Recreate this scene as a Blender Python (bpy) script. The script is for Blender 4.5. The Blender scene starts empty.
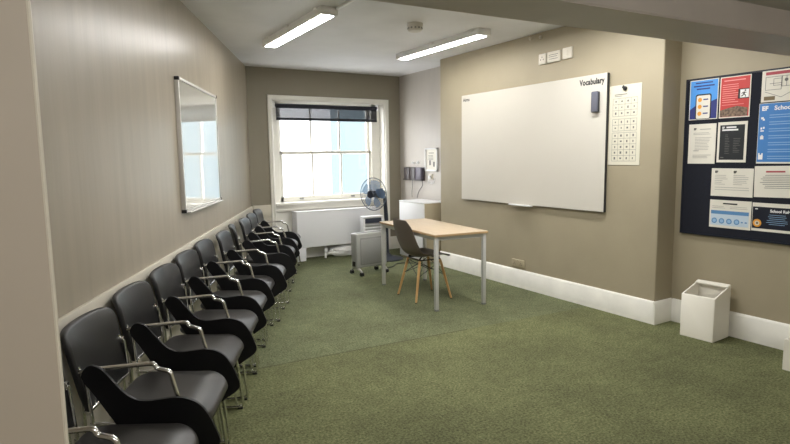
import bpy, bmesh, math, random
from mathutils import Vector, Matrix
random.seed(7)
SC = bpy.context.scene
COL = SC.collection
PI = math.pi
def R(d): return math.radians(d)

# ------------------------------------------------------------------ materials
def new_mat(name):
    m = bpy.data.materials.new(name); m.use_nodes = True
    nt = m.node_tree; b = nt.nodes['Principled BSDF']
    return m, nt, b
def srgb(r, g, b):
    f = lambda c: (c/255/12.92) if c/255 <= .04045 else ((c/255+.055)/1.055)**2.4
    return (f(r), f(g), f(b), 1)
def mat(name, rgb, rough=.5, metal=0, var=0, scale=20, bump=0, bscale=None, spec=.5, stretch=None, emit=None, estr=0, coat=0):
    m, nt, b = new_mat(name)
    c = srgb(*rgb)
    b.inputs['Base Color'].default_value = c
    b.inputs['Roughness'].default_value = rough
    b.inputs['Metallic'].default_value = metal
    b.inputs['Specular IOR Level'].default_value = spec
    b.inputs['Coat Weight'].default_value = coat
    if emit:
        b.inputs['Emission Color'].default_value = srgb(*emit); b.inputs['Emission Strength'].default_value = estr
    tc = nt.nodes.new('ShaderNodeTexCoord')
    src = tc.outputs['Object']
    if stretch:
        mp = nt.nodes.new('ShaderNodeMapping'); mp.inputs['Scale'].default_value = stretch
        nt.links.new(src, mp.inputs['Vector']); src = mp.outputs['Vector']
    if var:
        n = nt.nodes.new('ShaderNodeTexNoise'); n.inputs['Scale'].default_value = scale; n.inputs['Detail'].default_value = 5
        nt.links.new(src, n.inputs['Vector'])
        rmp = nt.nodes.new('ShaderNodeValToRGB')
        rmp.color_ramp.elements[0].position = .3; rmp.color_ramp.elements[1].position = .7
        rmp.color_ramp.elements[0].color = tuple(x*(1-var) for x in c[:3])+(1,)
        rmp.color_ramp.elements[1].color = tuple(min(1, x*(1+var)) for x in c[:3])+(1,)
        nt.links.new(n.outputs['Fac'], rmp.inputs['Fac']); nt.links.new(rmp.outputs['Color'], b.inputs['Base Color'])
    if bump:
        n = nt.nodes.new('ShaderNodeTexNoise'); n.inputs['Scale'].default_value = bscale or scale*2; n.inputs['Detail'].default_value = 4
        nt.links.new(src, n.inputs['Vector'])
        bp = nt.nodes.new('ShaderNodeBump'); bp.inputs['Strength'].default_value = bump; bp.inputs['Distance'].default_value = .01
        nt.links.new(n.outputs['Fac'], bp.inputs['Height']); nt.links.new(bp.outputs['Normal'], b.inputs['Normal'])
    return m

M = {}
M['wall_l'] = mat('gloss_paint_left', (162,153,137), .34, var=.07, scale=2.2, bump=.16, bscale=3.0, stretch=(5,5,.5), spec=.55)
M['wall'] = mat('beige_paint', (163,153,130), .5, var=.035, scale=3, bump=.08, bscale=25, spec=.4)
M['wall_b'] = mat('beige_back_shaded', (140,133,117), .5, var=.03, scale=3, bump=.06, bscale=25)  # beige darkened, the backlit wall's shade is put into the colour
M['wall_a'] = mat('grey_paint_alcove', (190,184,176), .4, var=.03, scale=3, bump=.1, bscale=6, stretch=(3,3,.6))
M['wall_p'] = mat('pinkish_paint', (172,162,148), .6, var=.02, scale=2)
M['ceil'] = mat('ceiling_paint', (222,222,224), .6, var=.05, scale=2.5, bump=.12, bscale=6)
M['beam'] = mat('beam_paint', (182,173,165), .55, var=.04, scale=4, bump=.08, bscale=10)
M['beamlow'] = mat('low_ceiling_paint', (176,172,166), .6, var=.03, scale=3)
M['cream'] = mat('cream_paint', (205,199,184), .4, var=.03, scale=4)
M['white_wood'] = mat('white_gloss_wood', (236,234,226), .3, var=.02, scale=6, bump=.03, bscale=15)
M['base_wood'] = mat('white_baseboard_paint', (234,232,224), .38, var=.05, scale=7, bump=.08, bscale=14)
M['white_metal'] = mat('white_metal', (236,236,236), .4)
M['radiator'] = mat('radiator_white', (232,233,236), .35)
M['chrome'] = mat('chrome', (232,232,230), .2, 1)
M['leather'] = mat('black_vinyl', (42,40,38), .38, var=.08, scale=8, bump=.05, bscale=160, spec=.55)
M['back_vinyl'] = mat('black_back_vinyl', (24,24,25), .4, var=.08, scale=8, bump=.05, bscale=160, spec=.5)
M['tablet'] = mat('black_laminate', (13,13,16), .5, spec=.3)
M['rubber'] = mat('black_rubber', (22,22,24), .6)
M['dark_plastic'] = mat('dark_plastic', (28,34,46), .4)
M['wood_top'] = mat('light_oak_laminate', (190,172,147), .38, var=.07, scale=5, stretch=(14,1.2,1))
M['wood_edge'] = mat('oak_edge', (182,154,116), .45, var=.1, scale=8)
M['leg_grey'] = mat('grey_painted_steel', (190,190,186), .35)
M['shell'] = mat('grey_brown_plastic', (100,90,82), .42, spec=.5)
M['beech'] = mat('beech_wood', (200,158,104), .45, var=.12, scale=10, stretch=(4,4,1))
M['black_wire'] = mat('black_wire', (20,20,20), .4, .3)
M['board'] = mat('whiteboard_enamel', (203,199,189), .3, spec=.4, var=.012, scale=2)
M['gboard'] = mat('glossy_whiteboard', (208,206,198), .045, spec=1.0, coat=1)
M['alu'] = mat('aluminium', (208,206,202), .4, .35)
M['navy'] = mat('navy_felt', (14,18,32), .9, var=.15, scale=60)
M['paper'] = mat('white_paper', (226,222,210), .6)
M['paper2'] = mat('cream_paper', (214,210,192), .6)
M['ink'] = mat('black_ink', (30,30,32), .6)
M['greyink'] = mat('grey_ink', (108,106,103), .6)
M['paleink'] = mat('pale_ink', (165,163,158), .6)
M['red'] = mat('red_print', (196,62,60), .45)
M['redink'] = mat('red_ink', (170,70,80), .5)
M['pink'] = mat('pale_red_ink', (232,150,146), .5)
M['blue'] = mat('blue_print', (66,128,196), .45)
M['sky_blue'] = mat('bright_blue_print', (74,150,226), .45)
M['navy_print'] = mat('navy_print', (44,52,120), .5)
M['lightblue'] = mat('light_blue_ink', (150,186,222), .5)
M['midblue'] = mat('mid_blue_ink', (92,140,188), .5)
M['paleblue'] = mat('pale_blue_tint', (196,212,226), .5)
M['orange'] = mat('orange_ink', (230,160,60), .5)
M['charcoal'] = mat('charcoal_print', (38,42,46), .35)
M['darknavy'] = mat('dark_navy_print', (18,24,40), .4)
M['whiteink'] = mat('white_ink', (236,236,236), .5)
M['brownish'] = mat('olive_brown_print', (120,104,74), .6)
M['photo'] = mat('crowd_photo_print', (120,100,84), .6, var=.6, scale=60)
M['eraser'] = mat('slate_eraser', (92,94,106), .6)
M['plate'] = mat('white_plate_plastic', (214,208,194), .4)
M['plate_b'] = mat('painted_plate', (176,164,138), .45)
M['detector'] = mat('detector_plastic', (206,202,194), .45)
M['silver'] = mat('silver_grey_enamel', (166,167,164), .38, .15)
M['silver_d'] = mat('silver_dark', (134,135,133), .45, .15)  # darker silver for grille, vents, screws and foot caps
M['dark_band'] = mat('dark_band', (58,64,80), .4)
M['bin'] = mat('white_bin_paint', (236,232,220), .45, var=.02, scale=5)
M['bag'] = mat('white_bag', (232,232,230), .35)
M['rack'] = mat('dark_brown_plastic', (62,54,54), .35)
M['rack2'] = mat('purple_grey_plastic', (92,86,100), .35)
M['building'] = mat('outside_wall', (78,92,98), .8)
M['backdrop'] = mat('outside_backdrop_white', (205,206,208), .8, var=.04, scale=.6)
M['lens'] = mat('led_diffuser', (250,250,245), .5, emit=(255,252,248), estr=36)

def carpet():
    m, nt, b = new_mat('green_carpet')
    b.inputs['Roughness'].default_value = .95; b.inputs['Specular IOR Level'].default_value = .15
    N = nt.nodes.new; L = nt.links.new
    geo = N('ShaderNodeNewGeometry')
    n1 = N('ShaderNodeTexNoise'); n1.inputs['Scale'].default_value = 70; n1.inputs['Detail'].default_value = 4; n1.inputs['Roughness'].default_value = .75
    n2 = N('ShaderNodeTexNoise'); n2.inputs['Scale'].default_value = 1.6; n2.inputs['Detail'].default_value = 7; n2.inputs['Roughness'].default_value = .65
    n3 = N('ShaderNodeTexNoise'); n3.inputs['Scale'].default_value = 14; n3.inputs['Detail'].default_value = 4
    for n in (n1, n2, n3): L(geo.outputs['Position'], n.inputs['Vector'])
    r1 = N('ShaderNodeValToRGB'); e = r1.color_ramp.elements
    e[0].position = .3; e[0].color = srgb(56,60,42); e[1].position = .72; e[1].color = srgb(138,143,110)
    L(n1.outputs['Fac'], r1.inputs['Fac'])
    r2 = N('ShaderNodeValToRGB'); e = r2.color_ramp.elements
    e[0].position = .32; e[0].color = (.74,.74,.72,1); e[1].position = .68; e[1].color = (1.12,1.12,1.06,1)
    L(n2.outputs['Fac'], r2.inputs['Fac'])
    r3 = N('ShaderNodeValToRGB'); e = r3.color_ramp.elements
    e[0].position = .3; e[0].color = (.86,.86,.86,1); e[1].position = .7; e[1].color = (1.08,1.08,1.08,1)
    L(n3.outputs['Fac'], r3.inputs['Fac'])
    mx = N('ShaderNodeMix'); mx.data_type = 'RGBA'; mx.blend_type = 'MULTIPLY'; mx.inputs['Factor'].default_value = 1
    L(r1.outputs['Color'], mx.inputs['A']); L(r2.outputs['Color'], mx.inputs['B'])
    mx3 = N('ShaderNodeMix'); mx3.data_type = 'RGBA'; mx3.blend_type = 'MULTIPLY'; mx3.inputs['Factor'].default_value = 1
    L(mx.outputs['Result'], mx3.inputs['A']); L(r3.outputs['Color'], mx3.inputs['B'])
    # the joins between carpet breadths: one across the room, one along it
    def signed(nx, ny, d):
        vm = N('ShaderNodeVectorMath'); vm.operation = 'DOT_PRODUCT'; vm.inputs[1].default_value = (nx, ny, 0)
        L(geo.outputs['Position'], vm.inputs[0])
        s = N('ShaderNodeMath'); s.operation = 'SUBTRACT'; s.inputs[1].default_value = d
        L(vm.outputs['Value'], s.inputs[0]); return s.outputs[0]
    s = signed(*SEAM)
    ab = N('ShaderNodeMath'); ab.operation = 'ABSOLUTE'; L(s, ab.inputs[0])
    lt = N('ShaderNodeMath'); lt.operation = 'LESS_THAN'; lt.inputs[1].default_value = .007; L(ab.outputs[0], lt.inputs[0])
    fac = N('ShaderNodeMath'); fac.operation = 'MULTIPLY'; fac.inputs[1].default_value = .7; L(lt.outputs[0], fac.inputs[0])
    mx2 = N('ShaderNodeMix'); mx2.data_type = 'RGBA'; mx2.inputs['B'].default_value = srgb(66,70,50)
    sx_ = N('ShaderNodeSeparateXYZ'); L(geo.outputs['Position'], sx_.inputs[0])
    lx2 = N('ShaderNodeMath'); lx2.operation = 'LESS_THAN'; lx2.inputs[1].default_value = 2.85; L(sx_.outputs['X'], lx2.inputs[0])
    fm = N('ShaderNodeMath'); fm.operation = 'MULTIPLY'; L(fac.outputs[0], fm.inputs[0]); L(lx2.outputs[0], fm.inputs[1])
    L(fm.outputs[0], mx2.inputs['Factor']); L(mx3.outputs['Result'], mx2.inputs['A'])
    # the breadth nearer the door is a touch browner
    gt = N('ShaderNodeMath'); gt.operation = 'LESS_THAN'; gt.inputs[1].default_value = 0; L(s, gt.inputs[0])
    f2 = N('ShaderNodeMath'); f2.operation = 'MULTIPLY'; f2.inputs[1].default_value = 1; L(gt.outputs[0], f2.inputs[0])
    mx4 = N('ShaderNodeMix'); mx4.data_type = 'RGBA'; mx4.blend_type = 'MULTIPLY'; mx4.inputs['B'].default_value = (1.0,.97,.86,1)
    L(f2.outputs[0], mx4.inputs['Factor']); L(mx2.outputs['Result'], mx4.inputs['A'])
    L(mx4.outputs['Result'], b.inputs['Base Color'])
    bp = N('ShaderNodeBump'); bp.inputs['Strength'].default_value = .5; bp.inputs['Distance'].default_value = .008
    L(n1.outputs['Fac'], bp.inputs['Height']); L(bp.outputs['Normal'], b.inputs['Normal'])
    return m
# seam from (0.72,3.70)-ish to (3.36,4.06)-ish, set from the two ends
_a, _b = Vector((0.841, 3.764)), Vector((2.81, 3.667))
_t = (_b-_a).normalized(); _n = Vector((-_t.y, _t.x)); SEAM = (_n.x, _n.y, _n.dot(_a))
M['carpet'] = carpet()

def glass_mat():
    m, nt, b = new_mat('window_glass')
    for n in list(nt.nodes):
        if n.type != 'OUTPUT_MATERIAL': nt.nodes.remove(n)
    out = [n for n in nt.nodes if n.type == 'OUTPUT_MATERIAL'][0]
    t = nt.nodes.new('ShaderNodeBsdfTransparent'); g = nt.nodes.new('ShaderNodeBsdfGlossy'); g.inputs['Roughness'].default_value = .02
    mx = nt.nodes.new('ShaderNodeMixShader'); mx.inputs[0].default_value = .05
    nt.links.new(t.outputs[0], mx.inputs[1]); nt.links.new(g.outputs[0], mx.inputs[2]); nt.links.new(mx.outputs[0], out.inputs[0])
    return m
M['glass'] = glass_mat()
def sheer(name, rgb, alpha):
    m, nt, b = new_mat(name)
    b.inputs['Base Color'].default_value = srgb(*rgb); b.inputs['Roughness'].default_value = .8; b.inputs['Alpha'].default_value = alpha
    return m
M['blind'] = sheer('sheer_charcoal_mesh', (40,42,56), .68)
M['blind_dark'] = mat('charcoal_fabric', (34,36,46), .8)
M['blade'] = sheer('translucent_blue_plastic', (112,148,192), .6)
M['wirem'] = mat('blue_grey_wire', (88,100,116), .35, .4)

# ------------------------------------------------------------------ mesh helpers
def rbox(bm, c, s, bev=0, seg=2, rot=None):
    mtx = Matrix.Translation(Vector(c)) @ (rot if rot else Matrix()) @ Matrix.Diagonal((s[0], s[1], s[2], 1))
    r = bmesh.ops.create_cube(bm, size=1, matrix=mtx)
    if bev:
        es = list({e for v in r['verts'] for e in v.link_edges})
        bmesh.ops.bevel(bm, geom=es, offset=bev, segments=seg, affect='EDGES', profile=.5)
def span(bm, a, b, bev=0, seg=2):
    rbox(bm, [(a[i]+b[i])/2 for i in range(3)], [abs(b[i]-a[i]) for i in range(3)], bev, seg)
def prism(bm, poly, z0, z1, axis='z'):
    """poly of 2-D points extruded along an axis"""
    f = {'z': lambda p, t: (p[0], p[1], t), 'x': lambda p, t: (t, p[0], p[1]), 'y': lambda p, t: (p[0], t, p[1])}[axis]
    v0 = [bm.verts.new(f(p, z0)) for p in poly]; v1 = [bm.verts.new(f(p, z1)) for p in poly]
    n = len(poly)
    bm.faces.new(v0); bm.faces.new(v1[::-1])
    for i in range(n): bm.faces.new((v0[i], v1[i], v1[(i+1) % n], v0[(i+1) % n]))
def catmull(pts, n=6, closed=False):
    out = []; P = [Vector(p) for p in pts]; N = len(P)
    rng = range(N) if closed else range(N-1)
    for i in rng:
        g = (lambda k: P[k % N]) if closed else (lambda k: P[max(0, min(N-1, k))])
        p0, p1, p2, p3 = g(i-1), g(i), g(i+1), g(i+2)
        for j in range(n):
            t = j/n
            out.append(.5*((2*p1)+(p2-p0)*t+(2*p0-5*p1+4*p2-p3)*t*t+(3*p1-p0-3*p2+p3)*t**3))
    if not closed: out.append(P[-1])
    return out
def fillet(pts, r, n=5):
    P = [Vector(p) for p in pts]; out = [P[0]]
    for i in range(1, len(P)-1):
        a, b, c = P[i-1], P[i], P[i+1]
        d1, d2 = (a-b), (c-b); rr = min(r, d1.length*.48, d2.length*.48)
        s, e = b+d1.normalized()*rr, b+d2.normalized()*rr
        for k in range(n+1):
            t = k/n; out.append((1-t)**2*s+2*t*(1-t)*b+t*t*e)
    out.append(P[-1]); return out
def tube(bm, pts, r, n=10, fil=0, closed=False, caps=True):
    P = fillet(pts, fil) if fil else [Vector(p) for p in pts]
    rs = r if isinstance(r, (list, tuple)) else [r]*len(P)
    N = len(P); rings = []; up = None
    for i in range(N):
        if closed: t = (P[(i+1) % N]-P[i-1]).normalized()
        else: t = (P[min(i+1, N-1)]-P[max(i-1, 0)]).normalized()
        if up is None:
            up = Vector((0,0,1)) if abs(t.z) < .9 else Vector((1,0,0))
        up = (up-t*up.dot(t)).normalized(); s = t.cross(up)
        rings.append([bm.verts.new(P[i]+(up*math.cos(2*PI*k/n)+s*math.sin(2*PI*k/n))*rs[i]) for k in range(n)])
    for i in range(N if closed else N-1):
        a, b = rings[i], rings[(i+1) % N]
        for k in range(n): bm.faces.new((a[k], a[(k+1) % n], b[(k+1) % n], b[k]))
    if caps and not closed: bm.faces.new(rings[0][::-1]); bm.faces.new(rings[-1])
def lathe(bm, prof, n=32, mtx=None):
    rings = []; mtx = mtx or Matrix()
    for r, z in prof:
        if r < 1e-6: rings.append([bm.verts.new(mtx @ Vector((0,0,z)))])
        else: rings.append([bm.verts.new(mtx @ Vector((r*math.cos(2*PI*k/n), r*math.sin(2*PI*k/n), z))) for k in range(n)])
    for a, b in zip(rings, rings[1:]):
        for k in range(n):
            k2 = (k+1) % n
            if len(a) == 1 and len(b) == 1: continue
            if len(a) == 1: bm.faces.new((a[0], b[k2], b[k]))
            elif len(b) == 1: bm.faces.new((a[k], a[k2], b[0]))
            else: bm.faces.new((a[k], a[k2], b[k2], b[k]))
def rrect(w, h, r, n=6):
    out = []
    for cx, cy, a in ((w/2-r, h/2-r, 0), (-w/2+r, h/2-r, 90), (-w/2+r, -h/2+r, 180), (w/2-r, -h/2+r, 270)):
        for k in range(n+1):
            t = R(a+90*k/n); out.append((cx+r*math.cos(t), cy+r*math.sin(t)))
    return out
def pad(bm, outline, th, er, fn):
    """cushion: outline (2-D), thickness, edge radius, fn maps (u,v,w)->Vector"""
    rings = []
    cx = sum(p[0] for p in outline)/len(outline); cy = sum(p[1] for p in outline)/len(outline)
    def ring(inset, w, scale=1):
        v = []
        for p in outline:
            dx, dy = p[0]-cx, p[1]-cy; L = math.hypot(dx, dy); k = scale*(L-inset)/L
            v.append(bm.verts.new(fn(cx+dx*k, cy+dy*k, w)))
        return v
    for s in (.25, .5, .75): rings.append(ring(er, 0, s))
    for k in range(5):
        t = R(90*k/4); rings.append(ring(er*(1-math.sin(t)), er*(1-math.cos(t))))
    for k in range(5):
        t = R(90*k/4); rings.append(ring(er*(1-math.cos(t)), th-er*(1-math.sin(t))))
    for s, pf in ((.75, .10), (.5, .18), (.25, .22)): rings.append(ring(er, th*(1+pf), s))
    n = len(outline)
    for a, b in zip(rings, rings[1:]):
        for k in range(n): bm.faces.new((a[k], a[(k+1) % n], b[(k+1) % n], b[k]))
    bm.faces.new(rings[0][::-1]); bm.faces.new(rings[-1])

def obj(name, bm, m, parent=None, smooth=True, angle=40):
    bmesh.ops.recalc_face_normals(bm, faces=bm.faces)
    me = bpy.data.meshes.new(name); bm.to_mesh(me); bm.free()
    if m: me.materials.append(m)
    if smooth:
        for p in me.polygons: p.use_smooth = True
        me.set_sharp_from_angle(angle=R(angle))
    o = bpy.data.objects.new(name, me); COL.objects.link(o)
    if parent: o.parent = parent
    return o
def mk(name, m, parent, *boxes, bev=0):
    bm = bmesh.new()
    for a, b in boxes: span(bm, a, b, bev)
    return obj(name, bm, m, parent)
def tag(o, label, cat, group=None):
    o['label'] = label; o['category'] = cat
    if group: o['group'] = group
    return o
def thing(name, label, cat, loc=(0,0,0), rz=0, group=None):
    o = bpy.data.objects.new(name, None); COL.objects.link(o); o.empty_display_size = .1
    o.location = loc; o.rotation_euler = (0, 0, rz)
    return tag(o, label, cat, group)
def struct(name, bm, m, smooth=False, label=None, cat=None):
    o = obj(name, bm, m, smooth=smooth); o['kind'] = 'structure'
    if label: tag(o, label, cat)
    return o
def text(name, body, size, m, parent, x, z, y, align='LEFT', bold=0, sx=1):
    cu = bpy.data.curves.new(name+'_c', 'FONT'); cu.body = body; cu.size = size; cu.align_x = align; cu.offset = bold; cu.space_character = 1.0+bold*25
    t = bpy.data.objects.new(name+'_c', cu); COL.objects.link(t)
    dg = bpy.context.evaluated_depsgraph_get()
    me = bpy.data.meshes.new_from_object(t.evaluated_get(dg))
    bpy.data.objects.remove(t); bpy.data.curves.remove(cu)
    for v in me.vertices: v.co = Vector((x+v.co.x*sx, y, z+v.co.y))
    me.materials.clear(); me.materials.append(m)
    o = bpy.data.objects.new(name, me); COL.objects.link(o); o.parent = parent
    return o
def strips(name, rects, m, parent, y):
    """flat printed marks: rects (x0,z0,x1,z1) facing -Y"""
    bm = bmesh.new()
    for x0, z0, x1, z1 in rects:
        v = [bm.verts.new(p) for p in ((x0,y,z0),(x1,y,z0),(x1,y,z1),(x0,y,z1))]; bm.faces.new(v)
    return obj(name, bm, m, parent, smooth=False)
def discs(name, cs, m, parent, y, n=20):
    bm = bmesh.new()
    for x, z, r in cs:
        bm.faces.new([bm.verts.new((x+r*math.cos(2*PI*k/n), y, z+r*math.sin(2*PI*k/n))) for k in range(n)])
    return obj(name, bm, m, parent, smooth=False)

# ------------------------------------------------------------------ the room
CAMH = 1.4684
H = 2.70; HL = 2.272          # main ceiling, lowered near ceiling
XR, XN, XA, YB = 4.279, 4.510, 4.605, 7.632
LA = R(155.435); LN = Vector((math.cos(LA), math.sin(LA))); LD = 1.180
def lx(y): return (LD-LN.y*y)/LN.x        # x of the left wall at a given y
LROT = LA-PI/2                             # local -Y looks into the room
YN = -1.5
bm = bmesh.new(); prism(bm, [(lx(YN)-.2, YN-.1), (XN+.25, YN-.1), (XN+.25, 7.9), (lx(7.9)-.1, 7.9)], -.1, 0)
struct('floor', bm, M['carpet'])
bm = bmesh.new(); prism(bm, [(lx(1.6)-.2, 1.6), (XN+.25, 1.6), (XN+.25, 7.9), (lx(7.9)-.1, 7.9)], H, H+.1)
struct('ceiling', bm, M['ceil'])
# beam (header) and the lowered ceiling on the camera's side of it
def yfar(x): return 2.067-.036*(x-4.469)
def ynear(x): return 1.723-.0424*(x-3.712)
x0, x1 = -.6, XN
bm = bmesh.new(); prism(bm, [(x0, ynear(x0)), (x1, ynear(x1)), (x1, yfar(x1)), (x0, yfar(x0))], 2.13, H)
bmesh.ops.bevel(bm, geom=[e for e in bm.edges if all(abs(v.co.z-2.13) < 1e-4 for v in e.verts)], offset=.006, segments=2, affect='EDGES')
struct('beam', bm, M['beam'])
bm = bmesh.new(); prism(bm, [(lx(YN)-.2, YN-.1), (XN+.25, YN-.1), (XN+.25, ynear(XN)), (x0, ynear(x0)), (lx(1.6)-.2, 1.8)], HL, HL+.1)
struct('ceiling_low', bm, M['beamlow'])
# left wall: a long slab at an angle
P = lambda y, d=0: (lx(y)+LN.x*d, y+LN.y*d)
bm = bmesh.new(); prism(bm, [P(YN-.1), P(7.632), P(7.632, .15), P(YN-.1, .15)], 0, H)
struct('wall_left', bm, M['wall_l'])
# back wall with the window opening
WX0, WX1, WZT = 2.528, 4.330, 2.285
bm = bmesh.new(); XL = lx(YB)-.05
span(bm, (XL, YB, 0), (WX0, YB+.3, H)); span(bm, (WX1, YB, 0), (4.76, YB+.3, H))
span(bm, (WX0, YB, WZT), (WX1, YB+.3, H)); span(bm, (WX0, YB+.06, 0), (WX1, YB+.3, .80))
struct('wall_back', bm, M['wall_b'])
bm = bmesh.new(); span(bm, (XR, 2.905, 0), (4.76, 6.071, H), .006, 1)
struct('wall_right', bm, M['wall'])
bm = bmesh.new(); span(bm, (XA, 6.071, 0), (4.76, YB, H))
struct('wall_alcove', bm, M['wall_a'])
bm = bmesh.new(); span(bm, (XN, YN, 0), (4.76, 2.905, H))
struct('wall_front', bm, M['wall'])
bm = bmesh.new(); span(bm, (lx(YN)-.1, YN-.1, 0), (4.76, YN, HL))
struct('wall_near', bm, M['wall_p'])
# the end of the partition at the left edge of the view
bm = bmesh.new(); span(bm, (lx(1.2)-.1, 1.2, 0), (-.0335, 1.32, HL))
struct('wall_partition', bm, M['wall_p'])
bm = bmesh.new(); tube(bm, [(-.0335, 1.203, 0), (-.0335, 1.203, HL)], .0042, 8)
struct('trim_1', bm, M['cream'], True)
# rail board along the left wall, with its screws
def l_local(name, m, boxes, kind=True, bev=0):
    bm = bmesh.new()
    for a, b in boxes: span(bm, a, b, bev)
    o = obj(name, bm, m); o.location = (lx(0), 0, 0); o.rotation_euler = (0, 0, LROT)
    if kind: o['kind'] = 'structure'
    return o
LL = math.hypot(lx(YB)-lx(0), YB)          # local X of the far corner along the wall
SGN = 1
rail = l_local('trim_2', M['cream'], [((-1.5, -.022, .66), (LL-.01, 0, .812))], bev=.004)
low = l_local('trim_3', M['cream'], [((-1.5, -.008, 0), (LL-.01, 0, .66))])
bm = bmesh.new(); x = 1.6
while x < LL-.2:
    for dz in (0, .06) if int(x*10) % 3 == 0 else (0,):
        bmesh.ops.create_cone(bm, cap_ends=True, segments=10, radius1=.007, radius2=.005, depth=.004,
            matrix=Matrix.Translation((x, -.023, .755-dz)) @ Matrix.Rotation(R(90), 4, 'X'))
    x += .27
sc = obj('screw', bm, M['silver_d'], rail)
bm = bmesh.new(); span(bm, (lx(YB)+.02, YB-.022, .66), (2.47, YB, .816), .004); struct('trim_4', bm, M['cream'], True)
bm = bmesh.new(); span(bm, (lx(YB)+.02, YB-.008, 0), (2.47, YB, .66)); struct('trim_5', bm, M['cream'], True)
# baseboards
BZ = .20
def basebd(name, a, b, t, nx, ny):
    """board from a to b, thickness t towards (nx,ny), with a chamfered top"""
    bm = bmesh.new(); ax, ay = a; bx, by = b
    prof = [(0, 0), (t, 0), (t, BZ-.02), (t*.5, BZ-.004), (t*.35, BZ), (0, BZ)]
    v0 = [bm.verts.new((ax+nx*p, ay+ny*p, z)) for p, z in prof]; v1 = [bm.verts.new((bx+nx*p, by+ny*p, z)) for p, z in prof]
    bm.faces.new(v0); bm.faces.new(v1[::-1]); n = len(prof)
    for i in range(n): bm.faces.new((v0[i], v1[i], v1[(i+1) % n], v0[(i+1) % n]))
    return struct(name, bm, M['base_wood'], True)
basebd('baseboard_right', (XR, 2.9055), (XR, 6.071), .02, -1, 0)
basebd('baseboard_return', (XR-.02, 2.905), (XN, 2.905), .02, 0, -1)
basebd('baseboard_front', (XN, YN), (XN, 2.885), .02, -1, 0)
basebd('baseboard_back', (4.395, YB), (XA, YB), .018, 0, -1)
basebd('baseboard_alcove', (XA, 6.071), (XA, YB-.018), .018, -1, 0)

# ------------------------------------------------------------------ window
win = bpy.data.objects.new('window_1', None); COL.objects.link(win); win['kind'] = 'structure'
tag(win, 'white painted sash window with six panes and deep white surround', 'window')
ww = M['white_wood']; YG = 7.815
def wp(name, boxes, m=ww, bev=.004, parent=win):
    bm = bmesh.new()
    for a, b in boxes: span(bm, a, b, bev, 1)
    return obj(name, bm, m, parent)
# architrave stands proud of the wall: two jambs down to the floor and a head
wp('architrave', [((2.472, YB-.028, 0), (2.53, YB, 2.33)), ((4.328, YB-.028, 0), (4.387, YB, 2.33)), ((2.472, YB-.03, 2.275), (4.387, YB, 2.333)),
                  ((2.505, YB-.034, 0), (2.522, YB, 2.30)), ((4.337, YB-.034, 0), (4.354, YB, 2.30))])
wp('reveal', [((2.526, YB-.005, 0), (2.545, YB+.3, 2.285)), ((4.313, YB-.005, 0), (4.332, YB+.3, 2.285)), ((2.528, YB-.005, 2.262), (4.33, YB+.3, 2.287))])
wp('box_frame', [((2.545, YG-.05, .80), (2.665, YG+.1, 2.265)), ((4.165, YG-.05, .80), (4.313, YG+.1, 2.265)), ((2.6, YG-.05, 2.2), (4.25, YG+.1, 2.265))])
wp('window_sill', [((2.53, YB-.05, .795), (4.33, YG+.1, .828))])
wp('apron', [((2.53, YB+.0, .70), (4.33, YB+.06, .795)), ((2.53, YB+.03, 0), (4.33, YB+.07, .70)), ((2.53, YB-.012, .715), (4.33, YB+.02, .735))])
GX0, GX1 = 2.72, 4.115
def sash(name, z0, z1, y, lo, hi):
    w = .052; bx = [((2.665, y-.02, z0), (GX0, y+.02, z1)), ((GX1, y-.02, z0), (4.165, y+.02, z1)),
          ((2.665, y-.02, z0), (4.165, y+.02, z0+lo)), ((2.665, y-.02, z1-hi), (4.165, y+.02, z1))]
    s = wp(name, bx)
    g = (GX1-GX0)/3
    wp('muntin', [((GX0+g*k-.015, y-.016, z0+lo-.004), (GX0+g*k+.015, y+.016, z1-hi+.004)) for k in (1, 2)], parent=s, bev=.003)
    wp('pane', [((GX0-.005, y-.002, z0+lo-.005), (GX1+.005, y+.002, z1-hi+.005))], M['glass'], 0, s)
    return s
sash('upper_sash', 1.515, 2.235, YG+.045, .045, .05)
low_s = sash('lower_sash', .828, 1.56, YG, .075, .042)
for cx in (2.99, 3.83):
    bm = bmesh.new(); span(bm, (cx-.03, YG-.028, .862), (cx+.03, YG-.02, .880)); tube(bm, [(cx-.022, YG-.045, .862), (cx+.022, YG-.045, .862)], .006, 8)
    span(bm, (cx-.022, YG-.045, .858), (cx+.022, YG-.02, .866)); obj('sash_lift', bm, M['silver_d'], low_s)
bm = bmesh.new(); rbox(bm, (3.42, YG-.005, 1.568), (.05, .03, .012), .003); tube(bm, [(3.41, YG-.01, 1.57), (3.425, YG-.02, 1.595), (3.445, YG-.022, 1.605)], .006, 8)
obj('sash_latch', bm, M['alu'], low_s)
# roller blind
bl = thing('roller_blind', 'short charcoal mesh roller blind across the top of the window', 'blind', (0, 0, 0))
BY = 7.70
bm = bmesh.new(); tube(bm, [(2.60, BY, 2.205), (4.225, BY, 2.205)], .024, 16); obj('roller_tube', bm, M['blind_dark'], bl)
bm = bmesh.new(); span(bm, (2.61, BY-.026, 2.165), (4.215, BY-.022, 2.212)); obj('top_band', bm, M['blind_dark'], bl)
bm = bmesh.new(); span(bm, (2.61, BY-.025, 2.03), (4.215, BY-.023, 2.165)); obj('blind_mesh', bm, M['blind'], bl)
bm = bmesh.new(); span(bm, (2.61, BY-.034, 1.995), (4.215, BY-.016, 2.032), .004); obj('bottom_bar', bm, M['blind_dark'], bl)
for cx in (2.585, 4.237):
    bm = bmesh.new(); rbox(bm, (cx, BY, 2.21), (.02, .06, .095), .004); span(bm, (cx-.012, BY-.03, 2.235), (cx+.012, BY+.03, 2.262)); obj('bracket', bm, M['white_metal'], bl)
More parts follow.
